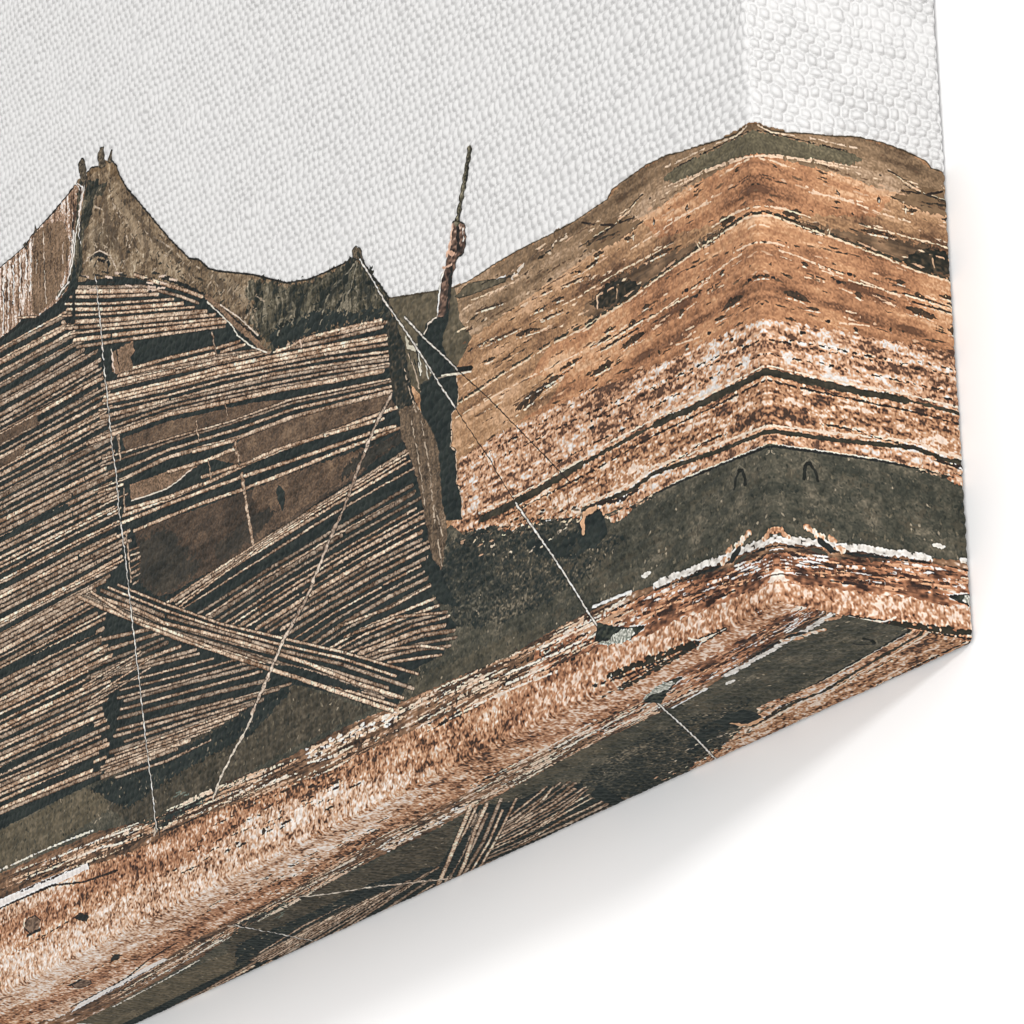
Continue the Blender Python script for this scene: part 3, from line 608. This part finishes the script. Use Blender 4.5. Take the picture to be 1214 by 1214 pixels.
# ridge seam
line([(97, 212), (94, 230), (92, 260), (89, 290), (86, 315), (82, 335), (70, 350)], 15, lambda sl, a, b: cloth_dk(sl), jag=4)
for pts, ww in (([(103, 208), (100, 222), (97, 240), (93, 262), (90, 280), (88, 300), (84, 322), (80, 336)], 5), ([(92, 218), (98, 222), (95, 250), (94, 280), (96, 290)], 3), ([(82, 335), (74, 344), (68, 354)], 4.5), ([(90, 218), (96, 226)], 3), ([(88, 275), (86, 300), (82, 318)], 6)):
    line(pts, ww, C3(222, 210, 200), jag=1.5)
line([(102, 215), (98, 250), (95, 285), (93, 320), (92, 335)], 4, DARK, jag=1.8)
line([(88, 240), (87, 262), (84, 290)], 3, DARK, jag=1.5, dash=.2)
# eave shadow on the left
line([(0, 404), (25, 384), (45, 377), (66, 362), (88, 342)], 7, DARK, jag=2.5)
line([(88, 346), (88, 380), (80, 380)], 16, DARK, jag=4)
stick([(22, 377), (43, 376)], 2.6, seed=4)
# tips of the tent poles
def tip(pts, c=C3(84, 74, 58)):
    fill(pts, lambda sl: ramp(.6*N1[sl]+.4*N2[sl], [(.2, (48, 42, 34)), (.8, (112, 98, 78))]), HUT, jag=1.5, outline=DARK, ow=2.4)
tip([(93, 196), (96, 189), (99, 188), (102, 196), (103, 210), (100, 222), (96, 214)])
tip([(117, 197), (117, 182), (119, 176), (123, 174), (124, 186), (126, 196), (120, 200)])
tip([(128, 192), (131, 184), (132, 178), (134, 179), (133, 188), (131, 194)])
tip([(40, 279), (42, 267), (44, 275)])
tip([(28, 291), (30, 288), (33, 291), (32, 296)])
tip([(418, 306), (418, 297), (422, 292), (428, 295), (432, 310), (425, 309)])
line([(424, 300), (430, 310), (440, 325), (452, 340), (460, 352)], 6, C3(40, 42, 36), jag=1.5, idn=HUT)
roofline = [(104, 204), (110, 199), (116, 198)], [(132, 190), (138, 196), (142, 208), (150, 222), (165, 240), (180, 258), (200, 282), (225, 307), (236, 308), (248, 319), (260, 322), (300, 326), (340, 336), (365, 332), (390, 322), (417, 308)], [(0, 318), (12, 308), (30, 292), (40, 277), (65, 250), (88, 222)]
for q in roofline: line(q, 4.2, C3(34, 34, 28), jag=1, idn=HUT)
# side wall of the hut
fill([(458, 372), (470, 380), (480, 411), (484, 438), (492, 475), (490, 520), (480, 520), (470, 480), (462, 440)], lambda sl: ramp(.5*N2[sl]+.5*NV[sl], [(.3, (26, 34, 32)), (.6, (50, 48, 40)), (.8, (96, 84, 68))]), jag=3)
fill([(480, 484), (492, 478), (513, 510), (521, 535), (529, 586), (530, 640), (524, 676), (512, 660), (505, 620), (498, 580), (488, 545), (476, 520), (474, 488)], lambda sl: ramp(.45*NV[sl]+.3*N1[sl]+.25*N3[sl], [(.25, (58, 48, 38)), (.5, (98, 80, 62)), (.7, (124, 102, 80)), (.85, (172, 148, 124))]), jag=3)
for pts in ([(480, 438), (486, 465), (494, 490)], [(488, 500), (497, 545), (504, 600)], [(500, 500), (510, 560), (516, 620)], [(492, 478), (513, 508), (521, 535), (529, 586)], [(516, 600), (526, 640)], [(484, 420), (492, 440), (500, 470)], [(520, 640), (524, 672)]):
    line(pts, 3, C3(170, 150, 128), jag=1.8, dash=.3)
fill([(505, 660), (515, 668), (524, 676), (528, 690), (545, 720), (520, 716), (512, 700)], dk, jag=4)
for i in range(16):
    a = rng.uniform(0, 1); x = 484+28*a; y = 415+rng.uniform(-2, 18); line([(x, y), (x+3, y+rng.uniform(12, 22))], 3, C3(*((218, 208, 190) if i % 3 else (40, 42, 38))), jag=1.6, idn=HUT)
line([(482, 400), (484, 412), (492, 414), (497, 408)], 8, C3(196, 188, 166), jag=3, idn=HUT)

# ---- mast with its wrapped cloth and the dark bundle below
fill([(495, 400), (504, 393), (506, 384), (518, 377), (528, 372), (533, 360), (531, 385), (526, 395), (525, 410), (530, 425), (540, 440), (543, 460), (543, 482), (536, 490), (536, 530), (541, 534), (542, 572), (546, 580),
      (548, 616), (530, 617), (524, 590), (521, 535), (513, 510), (500, 490), (499, 455), (511, 451), (512, 440), (504, 424), (496, 412)], dk, MAST, jag=1.5, outline=C3(48, 50, 44), ow=2)
for pts in ([(542, 445), (544, 480), (536, 492), (535, 530), (541, 536), (542, 572)], [(544, 578), (548, 592), (548, 614)]):
    line(pts, 2.4, C3(196, 168, 142), jag=1.8, dash=.3)
fill([(537, 264), (545, 263), (551, 266), (553, 280), (551, 300), (543, 306), (540, 318), (536, 332), (535, 345), (533, 365), (528, 376), (519, 378), (519, 360), (521, 342), (524, 328), (529, 315), (533, 298), (536, 284)],
     lambda sl: ramp(.5*N2[sl]+.5*N3[sl], [(.25, (36, 30, 27)), (.5, (88, 66, 54)), (.7, (140, 108, 90)), (.85, (206, 176, 156))]), MAST, jag=2, outline=DARK, ow=2.4)
for pts, c, ww in (([(537, 268), (534, 290), (530, 304)], (214, 176, 152), 5), ([(533, 300), (538, 302)], (206, 160, 132), 6), ([(549, 272), (550, 286)], (220, 204, 192), 3), ([(543, 268), (544, 296)], (30, 28, 26), 8),
                   ([(527, 320), (522, 338), (520, 360), (519, 374)], (230, 216, 204), 3.5), ([(536, 315), (534, 340), (530, 368)], (30, 32, 30), 7), ([(526, 318), (536, 314)], (200, 160, 136), 4), ([(519, 376), (508, 385), (504, 396)], (200, 186, 170), 2.4)):
    line(pts, ww*1.3, C3(*c), jag=2.2)
line([(557, 178), (553, 205), (548, 235), (543, 264)], 17, lambda sl, al, ac: ramp(.5*N1[sl]+.5*N2[sl]-.25*ac, [(.2, (38, 38, 30)), (.5, (74, 70, 54)), (.85, (132, 124, 102))]), jag=1.2, idn=MAST, taper=False)
line([(555, 177), (551, 205), (546, 235), (541, 262)], 2.4, DARK, jag=.8); line([(559, 178), (550, 235), (545, 262)], 2.4, DARK, jag=.8)
line([(542, 439), (559, 437)], 10, C3(24, 27, 25), idn=MAST); line([(524, 446), (540, 444), (559, 441)], 4, C3(216, 198, 178), idn=MAST)
line([(516, 450), (530, 446)], 3, C3(140, 128, 112))

# ---- guy ropes and the leaning cane
LR = C3(212, 202, 190); DR = C3(40, 32, 30)
def rope(pts, wd, col, idn, edge=True):
    if edge: line(pts, wd+2.5, C3(34, 38, 36), jag=.6, alpha=.65)
    line(pts, wd*.66, lambda sl, al, ac: col*(.82+.3*N1[sl][..., None]), jag=.8, idn=idn)
rope([(427, 308), (442, 332), (458, 360), (478, 388), (495, 414), (513, 442), (540, 484)], 5, LR, R1)
rope([(540, 484), (560, 514), (581, 545), (598, 575), (612, 597)], 3.6, DR, R1, False)
rope([(612, 597), (640, 637), (664, 672), (697, 725), (708, 742)], 5, LR, R1)
rope([(480, 376), (503, 401), (524, 420), (544, 440)], 4.5, LR*.92, R2)
rope([(544, 440), (580, 473), (620, 514), (650, 545), (677, 573)], 3.6, DR, R2, False)
line([(673, 575), (674, 605)], 3, C3(120, 82, 60), jag=1)
rope([(114, 329), (117, 360), (121, 400), (124, 436), (129, 485), (134, 535), (138, 562), (142, 610), (148, 652), (156, 725), (161, 770), (166, 814), (172, 868), (180, 930), (186, 986)], 5, LR, R3)
cc = stickcol(C3(120, 96, 78), C3(214, 194, 174), 5)
line([(464, 469), (447, 501), (425, 556), (406, 609), (391, 640), (365, 707), (334, 764), (316, 808), (299, 846)], 15, C3(38, 40, 36), jag=1, alpha=.7)
line([(464, 469), (447, 501), (425, 556), (406, 609), (391, 640), (365, 707), (334, 764), (316, 808), (299, 846)], 9.5, lambda sl, al, ac: cc(sl, al, ac), jag=1.4, idn=R4)
line([(299, 850), (297, 855), (290, 870), (278, 890), (262, 922), (253, 947)], 6.5, lambda sl, al, ac: C3(206, 192, 174)*(.8+.3*N1[sl][..., None]), jag=1, idn=R4)

# over-sharpened look of the enlarged print: soft local contrast around every edge
def blur(A, k):
    r_ = A
    for ax in (0, 1):
        c = np.cumsum(np.pad(r_, [(k+1, k) if i == ax else (0, 0) for i in range(3)], mode='edge'), axis=ax, dtype=np.float64)
        n = A.shape[ax]
        r_ = ((np.take(c, np.arange(2*k+1, 2*k+1+n), axis=ax)-np.take(c, np.arange(0, n), axis=ax))/(2*k+1)).astype(np.float32)
    return r_
us = T-blur(T, 3)
mkp = (ID > 0)[..., None]
amt = np.where((ID == GROUND) | (ID == HILL), .6, .5)[..., None].astype(np.float32)
T = np.where(mkp, np.clip(T+amt*us, .07, .93), T)
T = np.where(mkp, T*(.95+.1*N1[..., None]), T)
gr = T.mean(-1, keepdims=True)
T = np.where(mkp, (gr+(T-gr)*.90)*.955+.026, T)

def to_lin(c): return np.where(c <= .04045, c/12.92, ((c+.055)/1.055)**2.4)
PRINT_GAIN = 0.765
LIN = to_lin(np.clip(T, 0, 1)).astype(np.float32)*PRINT_GAIN
img = bpy.data.images.new("print", TW, TH, float_buffer=True, is_data=False)
img.colorspace_settings.name = 'Linear Rec.709'
buf = np.ones((TH, TW, 4), np.float32); buf[..., :3] = LIN
img.pixels.foreach_set(buf.ravel()); img.update()
del buf, us

# ------------------------------------------------------------------ materials
def nodes(name):
    mt = bpy.data.materials.new(name); mt.use_nodes = True
    nt = mt.node_tree; return mt, nt, nt.nodes["Principled BSDF"]
m_print, nt, bs = nodes("printed_canvas")
uv = nt.nodes.new("ShaderNodeUVMap"); uv.uv_map = "print"
ti = nt.nodes.new("ShaderNodeTexImage"); ti.image = img; ti.extension = 'EXTEND'; ti.interpolation = 'Linear'
nt.links.new(uv.outputs[0], ti.inputs[0]); nt.links.new(ti.outputs[0], bs.inputs["Base Color"])
bs.inputs["Roughness"].default_value = .85; bs.inputs["Specular IOR Level"].default_value = .12
# fine fibres on the threads
tc = nt.nodes.new("ShaderNodeTexCoord"); nz = nt.nodes.new("ShaderNodeTexNoise")
nz.inputs["Scale"].default_value = 1900; nz.inputs["Detail"].default_value = 4
bp = nt.nodes.new("ShaderNodeBump"); bp.inputs["Strength"].default_value = .35; bp.inputs["Distance"].default_value = .00025
nt.links.new(tc.outputs["Object"], nz.inputs["Vector"]); nt.links.new(nz.outputs[0], bp.inputs["Height"]); nt.links.new(bp.outputs[0], bs.inputs["Normal"])

m_wall, nt, bs = nodes("white_plaster_wall")
bs.inputs["Base Color"].default_value = (.94, .94, .94, 1); bs.inputs["Roughness"].default_value = .8; bs.inputs["Specular IOR Level"].default_value = .1
tc = nt.nodes.new("ShaderNodeTexCoord"); nz = nt.nodes.new("ShaderNodeTexNoise"); nz.inputs["Scale"].default_value = 60; nz.inputs["Detail"].default_value = 5
bp = nt.nodes.new("ShaderNodeBump"); bp.inputs["Strength"].default_value = .03; bp.inputs["Distance"].default_value = .001
nt.links.new(tc.outputs["Object"], nz.inputs["Vector"]); nt.links.new(nz.outputs[0], bp.inputs["Height"]); nt.links.new(bp.outputs[0], bs.inputs["Normal"])

m_wood, nt, bs = nodes("pine_stretcher_bar")
tc = nt.nodes.new("ShaderNodeTexCoord"); nz = nt.nodes.new("ShaderNodeTexNoise"); nz.inputs["Scale"].default_value = 30
cr = nt.nodes.new("ShaderNodeValToRGB"); cr.color_ramp.elements[0].color = (.42, .28, .15, 1); cr.color_ramp.elements[1].color = (.62, .45, .28, 1)
nt.links.new(tc.outputs["Object"], nz.inputs["Vector"]); nt.links.new(nz.outputs[0], cr.inputs[0]); nt.links.new(cr.outputs[0], bs.inputs["Base Color"])

# ------------------------------------------------------------------ woven canvas surfaces
PITCH = 0.053; STEP = PITCH/6.8
FW, FH = 15.0, 10.0                        # whole canvas: 60 x 40 cm

def weave(a, b, seed):
    """height of the coarse basket-like weave: rows of round raised thread crossings, each row shifted against the next"""
    h, w_ = a.shape
    wb = b/PITCH*1.12 + (fbm(h, w_, 34, 70, seed+7)-.5)*1.5 + (noise(h, w_, 13, 9, seed+9)-.5)*.42
    ib = np.floor(wb).astype(int); fb = wb-ib-.5
    rt = np.random.default_rng(seed+5)
    off = rt.uniform(-.16, .16, 4096).astype(np.float32)[ib % 4096]
    wa = a/PITCH + .5*(ib & 1) + off + (fbm(h, w_, 70, 34, seed)-.5)*1.3 + (noise(h, w_, 9, 13, seed+3)-.5)*.42
    ia = np.floor(wa).astype(int); fa = wa-ia-.5
    row = rt.uniform(.78, 1.15, 4096).astype(np.float32)[ib % 4096]
    size = rt.uniform(.72, 1.18, (512, 512)).astype(np.float32)[ia % 512, ib % 512]
    sz = np.clip(size, .74, 1)**.5
    dome = np.clip(1-(np.abs(fb)/(.50*sz))**2.4-(np.abs(fa)/(.50*sz))**2.6, 0, 1)**.65
    lump = noise(h, w_, 16, 16, seed+21)
    return (dome*row*size*(.7+.6*lump)).astype(np.float32)

AMP = PITCH*0.11           # true relief
REL = 4.4                    # shading relief of the round threads (normals)
RAD = 0.028
def box_to_world(X, Y, Z, disp):
    """point on the ideal box -> rounded, displaced, slightly out of square; layout units"""
    r_ = RAD
    cx = np.clip(X, -FW+r_, -r_); cy = np.clip(Y, r_, 1-r_); cz = np.clip(Z, r_, FH-r_)
    nx, ny, nz_ = X-cx, Y-cy, Z-cz
    L = np.sqrt(nx*nx+ny*ny+nz_*nz_)+1e-9
    nx, ny, nz_ = nx/L, ny/L, nz_/L
    k = r_+disp
    X, Y, Z = cx+nx*k, cy+ny*k, cz+nz_*k
    x = X + x_front(Z)*(1-Y)+x_back(Z)*Y
    z = Z + z_front(X)*(1-Y)+z_back(X)*Y
    return np.stack([x, Y, z], -1)*D

def spread(vals_fine, end, step):
    n = max(1, int(abs(end-vals_fine[-1])/step)); return np.concatenate([vals_fine, np.linspace(vals_fine[-1], end, n+1)[1:]])
uf = np.arange(0, 7.9, STEP); uf = spread(uf, FW, .1)         # distance from the right-hand fold
vf = np.arange(0, 5.9, STEP); vf = spread(vf, FH, .1)          # height above the bottom fold
sf = np.linspace(0, 1, int(1/STEP)+1)                          # depth towards the wall

def idat(u, v):
    tx = np.clip(((UW-u)*S).astype(int), 0, TW-1); ty = np.clip((v*S).astype(int), 0, TH-1)
    r_ = ID[ty, tx]; return np.where((u > UW) | (v > VH), 0, r_)

def grid_objects(name_base, pos, uvc, ids, names, parent, flip, npos=None):
    """split one woven sheet into the sheet itself (id 0) and the printed motifs on it"""
    h, w_ = pos.shape[:2]
    P3 = pos.reshape(-1, 3); U2 = uvc.reshape(-1, 2)
    i = (np.arange(h-1)[:, None]*w_+np.arange(w_-1)[None, :])
    q = np.stack([i, i+1, i+w_+1, i+w_], -1)
    if flip: q = q[..., ::-1]
    q = q.reshape(-1, 4); fid = ids[:-1, :-1].reshape(-1)
    # one common set of vertex normals, so that the motifs join without a seam
    G = (pos if npos is None else npos).astype(np.float64); du = np.gradient(G, axis=1); dv = np.gradient(G, axis=0)
    nn = np.cross(du, dv); nn /= np.linalg.norm(nn, axis=-1, keepdims=True)+1e-20
    if flip: nn = -nn
    nn = nn.reshape(-1, 3).astype(np.float32)
    out = {}
    for k, (nm, label) in names.items():
        sel = q[fid == k]
        if len(sel) < 4: continue
        used, inv = np.unique(sel, return_inverse=True); inv = inv.reshape(-1, 4)
        me = bpy.data.meshes.new(nm)
        me.vertices.add(len(used)); me.vertices.foreach_set("co", P3[used].astype(np.float32).ravel())
        me.loops.add(inv.size); me.loops.foreach_set("vertex_index", inv.astype(np.int32).ravel())
        me.polygons.add(len(inv)); me.polygons.foreach_set("loop_start", (np.arange(len(inv))*4).astype(np.int32))
        me.polygons.foreach_set("loop_total", np.full(len(inv), 4, np.int32))
        me.update(calc_edges=True)
        ul = me.uv_layers.new(name="print"); ul.data.foreach_set("uv", U2[used][inv].astype(np.float32).ravel())
        me.polygons.foreach_set("use_smooth", np.ones(len(inv), bool))
        me.normals_split_custom_set_from_vertices(nn[used].tolist())
        me.materials.append(m_print)
        o = bpy.data.objects.new(nm, me); sc.collection.objects.link(o)
        if label: o["label"] = label
        out[k] = o
    base = out[0] if 0 in out else list(out.values())[0]
    base.parent = parent
    for k, o in out.items():
        if o is not base: o.parent = base
    return out

root = bpy.data.objects.new("canvas_print", None); sc.collection.objects.link(root)
root["label"] = "thick stretched canvas print of a reed hut below bare hills, hung on the white wall"
root["category"] = "canvas print"

def uvof(u, v): return np.stack([(UW-u)/UW, v/VH], -1)
edge_fade = lambda d: np.clip(d/.02, 0, 1)

def seal(H, *ds):
    """let the relief settle to one common level along the folds so the sheets meet"""
    k = 1.0
    for d in ds: k = k*np.clip(d/.015, 0, 1)
    return H*k+AMP*.45*(1-k)
# front
Ug, Vg = np.meshgrid(uf, vf)
fine = ((Ug < 7.95) & (Vg < 6.0)).astype(np.float32)
Hf = weave(Ug, Vg, 301)*AMP*fine
Hf = seal(Hf, Ug, Vg)
inkf = np.where(idat(Ug, Vg) > 0, .5, 1.12)
npos = box_to_world(-Ug, np.zeros_like(Ug), Vg, Hf*REL*inkf)
pos = box_to_world(-Ug, np.zeros_like(Ug), Vg, Hf)
names_f = {0: ("front_face", "front face of the canvas, blank pale sky woven coarse and white"),
           HILL: ("printed_hillside", "printed bare orange brown hillside with pale crests and dark gullies"),
           GROUND: ("printed_ground", "printed olive grass, soil banks and pale speckled straw"),
           HUT: ("printed_hut", "printed hut of stacked reed canes under a sagging brown cloth roof"),
           MAST: ("printed_mast", "printed crooked pole wrapped in cloth over a dark bundle"),
           R1: ("printed_rope", "printed long guy rope from the hut's right peak to the ground anchor"),
           R2: ("printed_rope", "printed thin dark guy rope crossing the hillside"),
           R3: ("printed_rope", "printed pale rope hanging down the hut's front corner"),
           R4: ("printed_cane", "printed leaning cane across the hut's front wall")}
grid_objects("front", pos, uvof(Ug, Vg), idat(Ug, Vg), names_f, root, True, npos)
# right side: the picture continues mirrored round the fold
Sg, Vs = np.meshgrid(sf, vf)
Hs = weave(Sg*.93, Vs*.93, 501)*AMP*1.05*(Vs < 6.0)
# the cloth is pulled a little tighter round the side: the print shrinks towards the wall
Pu = Sg*(1.07+.055*Vs); Pv = Vs*(1+.043*Sg)
Hs = seal(Hs, Sg, Vs)
inks = np.where(idat(Pu, Pv) > 0, .5, 1.3)
npos = box_to_world(np.zeros_like(Sg), Sg, Vs, Hs*REL*inks)
pos = box_to_world(np.zeros_like(Sg), Sg, Vs, Hs)
names_s = {0: ("side_face", "right edge of the canvas, coarse white weave above the mirrored hills"),
           HILL: ("printed_hillside", "mirrored orange brown hillside on the right edge"),
           GROUND: ("printed_ground", "mirrored olive slope and straw on the right edge")}
grid_objects("side", pos, uvof(Pu, Pv), idat(Pu, Pv), names_s, root, False, npos)
# bottom: mirrored downwards
Ub, Sb = np.meshgrid(uf, sf)
Hb = weave(Ub, Sb, 701)*AMP*.7*(Ub < 7.95)
Hb = seal(Hb, Ub, Sb)
npos = box_to_world(-Ub, Sb, np.zeros_like(Ub), Hb*REL*.6)
pos = box_to_world(-Ub, Sb, np.zeros_like(Ub), Hb)
idb = idat(Ub, Sb); idb = np.where(idb == GROUND, 0, idb)
names_b = {0: ("bottom_face", "underside edge of the canvas with mirrored straw and olive grass"),
           HILL: ("printed_hillside", "mirrored speckled hillside along the underside"),
           HUT: ("printed_hut", "mirrored reed canes of the hut along the underside"),
           MAST: ("printed_mast", None),
           R1: ("printed_rope", "mirrored guy rope on the underside"), R2: ("printed_rope", None), R3: ("printed_rope", None), R4: ("printed_cane", None)}
grid_objects("bottom", pos, uvof(Ub, Sb), idb, names_b, root, False, npos)
# left and top edges close the box
def plain_sheet(nm, pos, uvc, flip):
    return grid_objects(nm, pos, uvc, np.zeros(pos.shape[:2], np.uint8), {0: (nm, None)}, root, flip)
c1 = np.linspace(0, 1, 21); Sg, Vg2 = np.meshgrid(c1, np.linspace(0, FH, 101))
plain_sheet("left_edge", box_to_world(np.full_like(Sg, -FW), Sg, Vg2, 0*Sg), uvof(Sg*0+7.4, Vg2*.5), True)
Ug2, Sg2 = np.meshgrid(np.linspace(0, FW, 151), c1)
plain_sheet("top_edge", box_to_world(-Ug2, Sg2, np.full_like(Ug2, FH), 0*Ug2), uvof(Ug2*0+3, Sg2*0+5.9), True)
# stretcher bars behind the cloth
def bar(x0, x1, z0, z1):
    me = bpy.data.meshes.new("stretcher_bar")
    v = [(x, y, z) for x in (x0, x1) for y in (.12, .97) for z in (z0, z1)]
    me.from_pydata([(a*D, b*D, c*D) for a, b, c in v], [], [(0, 1, 3, 2), (4, 6, 7, 5), (0, 4, 5, 1), (2, 3, 7, 6), (0, 2, 6, 4), (1, 5, 7, 3)])
    me.materials.append(m_wood); o = bpy.data.objects.new("stretcher_bar", me); sc.collection.objects.link(o); o.parent = root
bar(-1.0, -.12, .12, FH-.12); bar(-FW+.12, -FW+1, .12, FH-.12); bar(-FW+1.01, -1.01, .12, .9); bar(-FW+1.01, -1.01, FH-.9, FH-.12)

# ------------------------------------------------------------------ the wall
me = bpy.data.meshes.new("wall")
n = 24; xs = np.linspace(-60, 60, n); zs = np.linspace(-45, 45, n)
vs = [(x*D, 1.003*D, z*D) for z in zs for x in xs]
fs = [(j*n+i, j*n+i+1, (j+1)*n+i+1, (j+1)*n+i) for j in range(n-1) for i in range(n-1)]
me.from_pydata(vs, [], fs); me.materials.append(m_wall)
wall = bpy.data.objects.new("wall", me); sc.collection.objects.link(wall); wall["kind"] = "structure"
wall["label"] = "plain smooth white wall behind the canvas print"; wall["category"] = "wall"
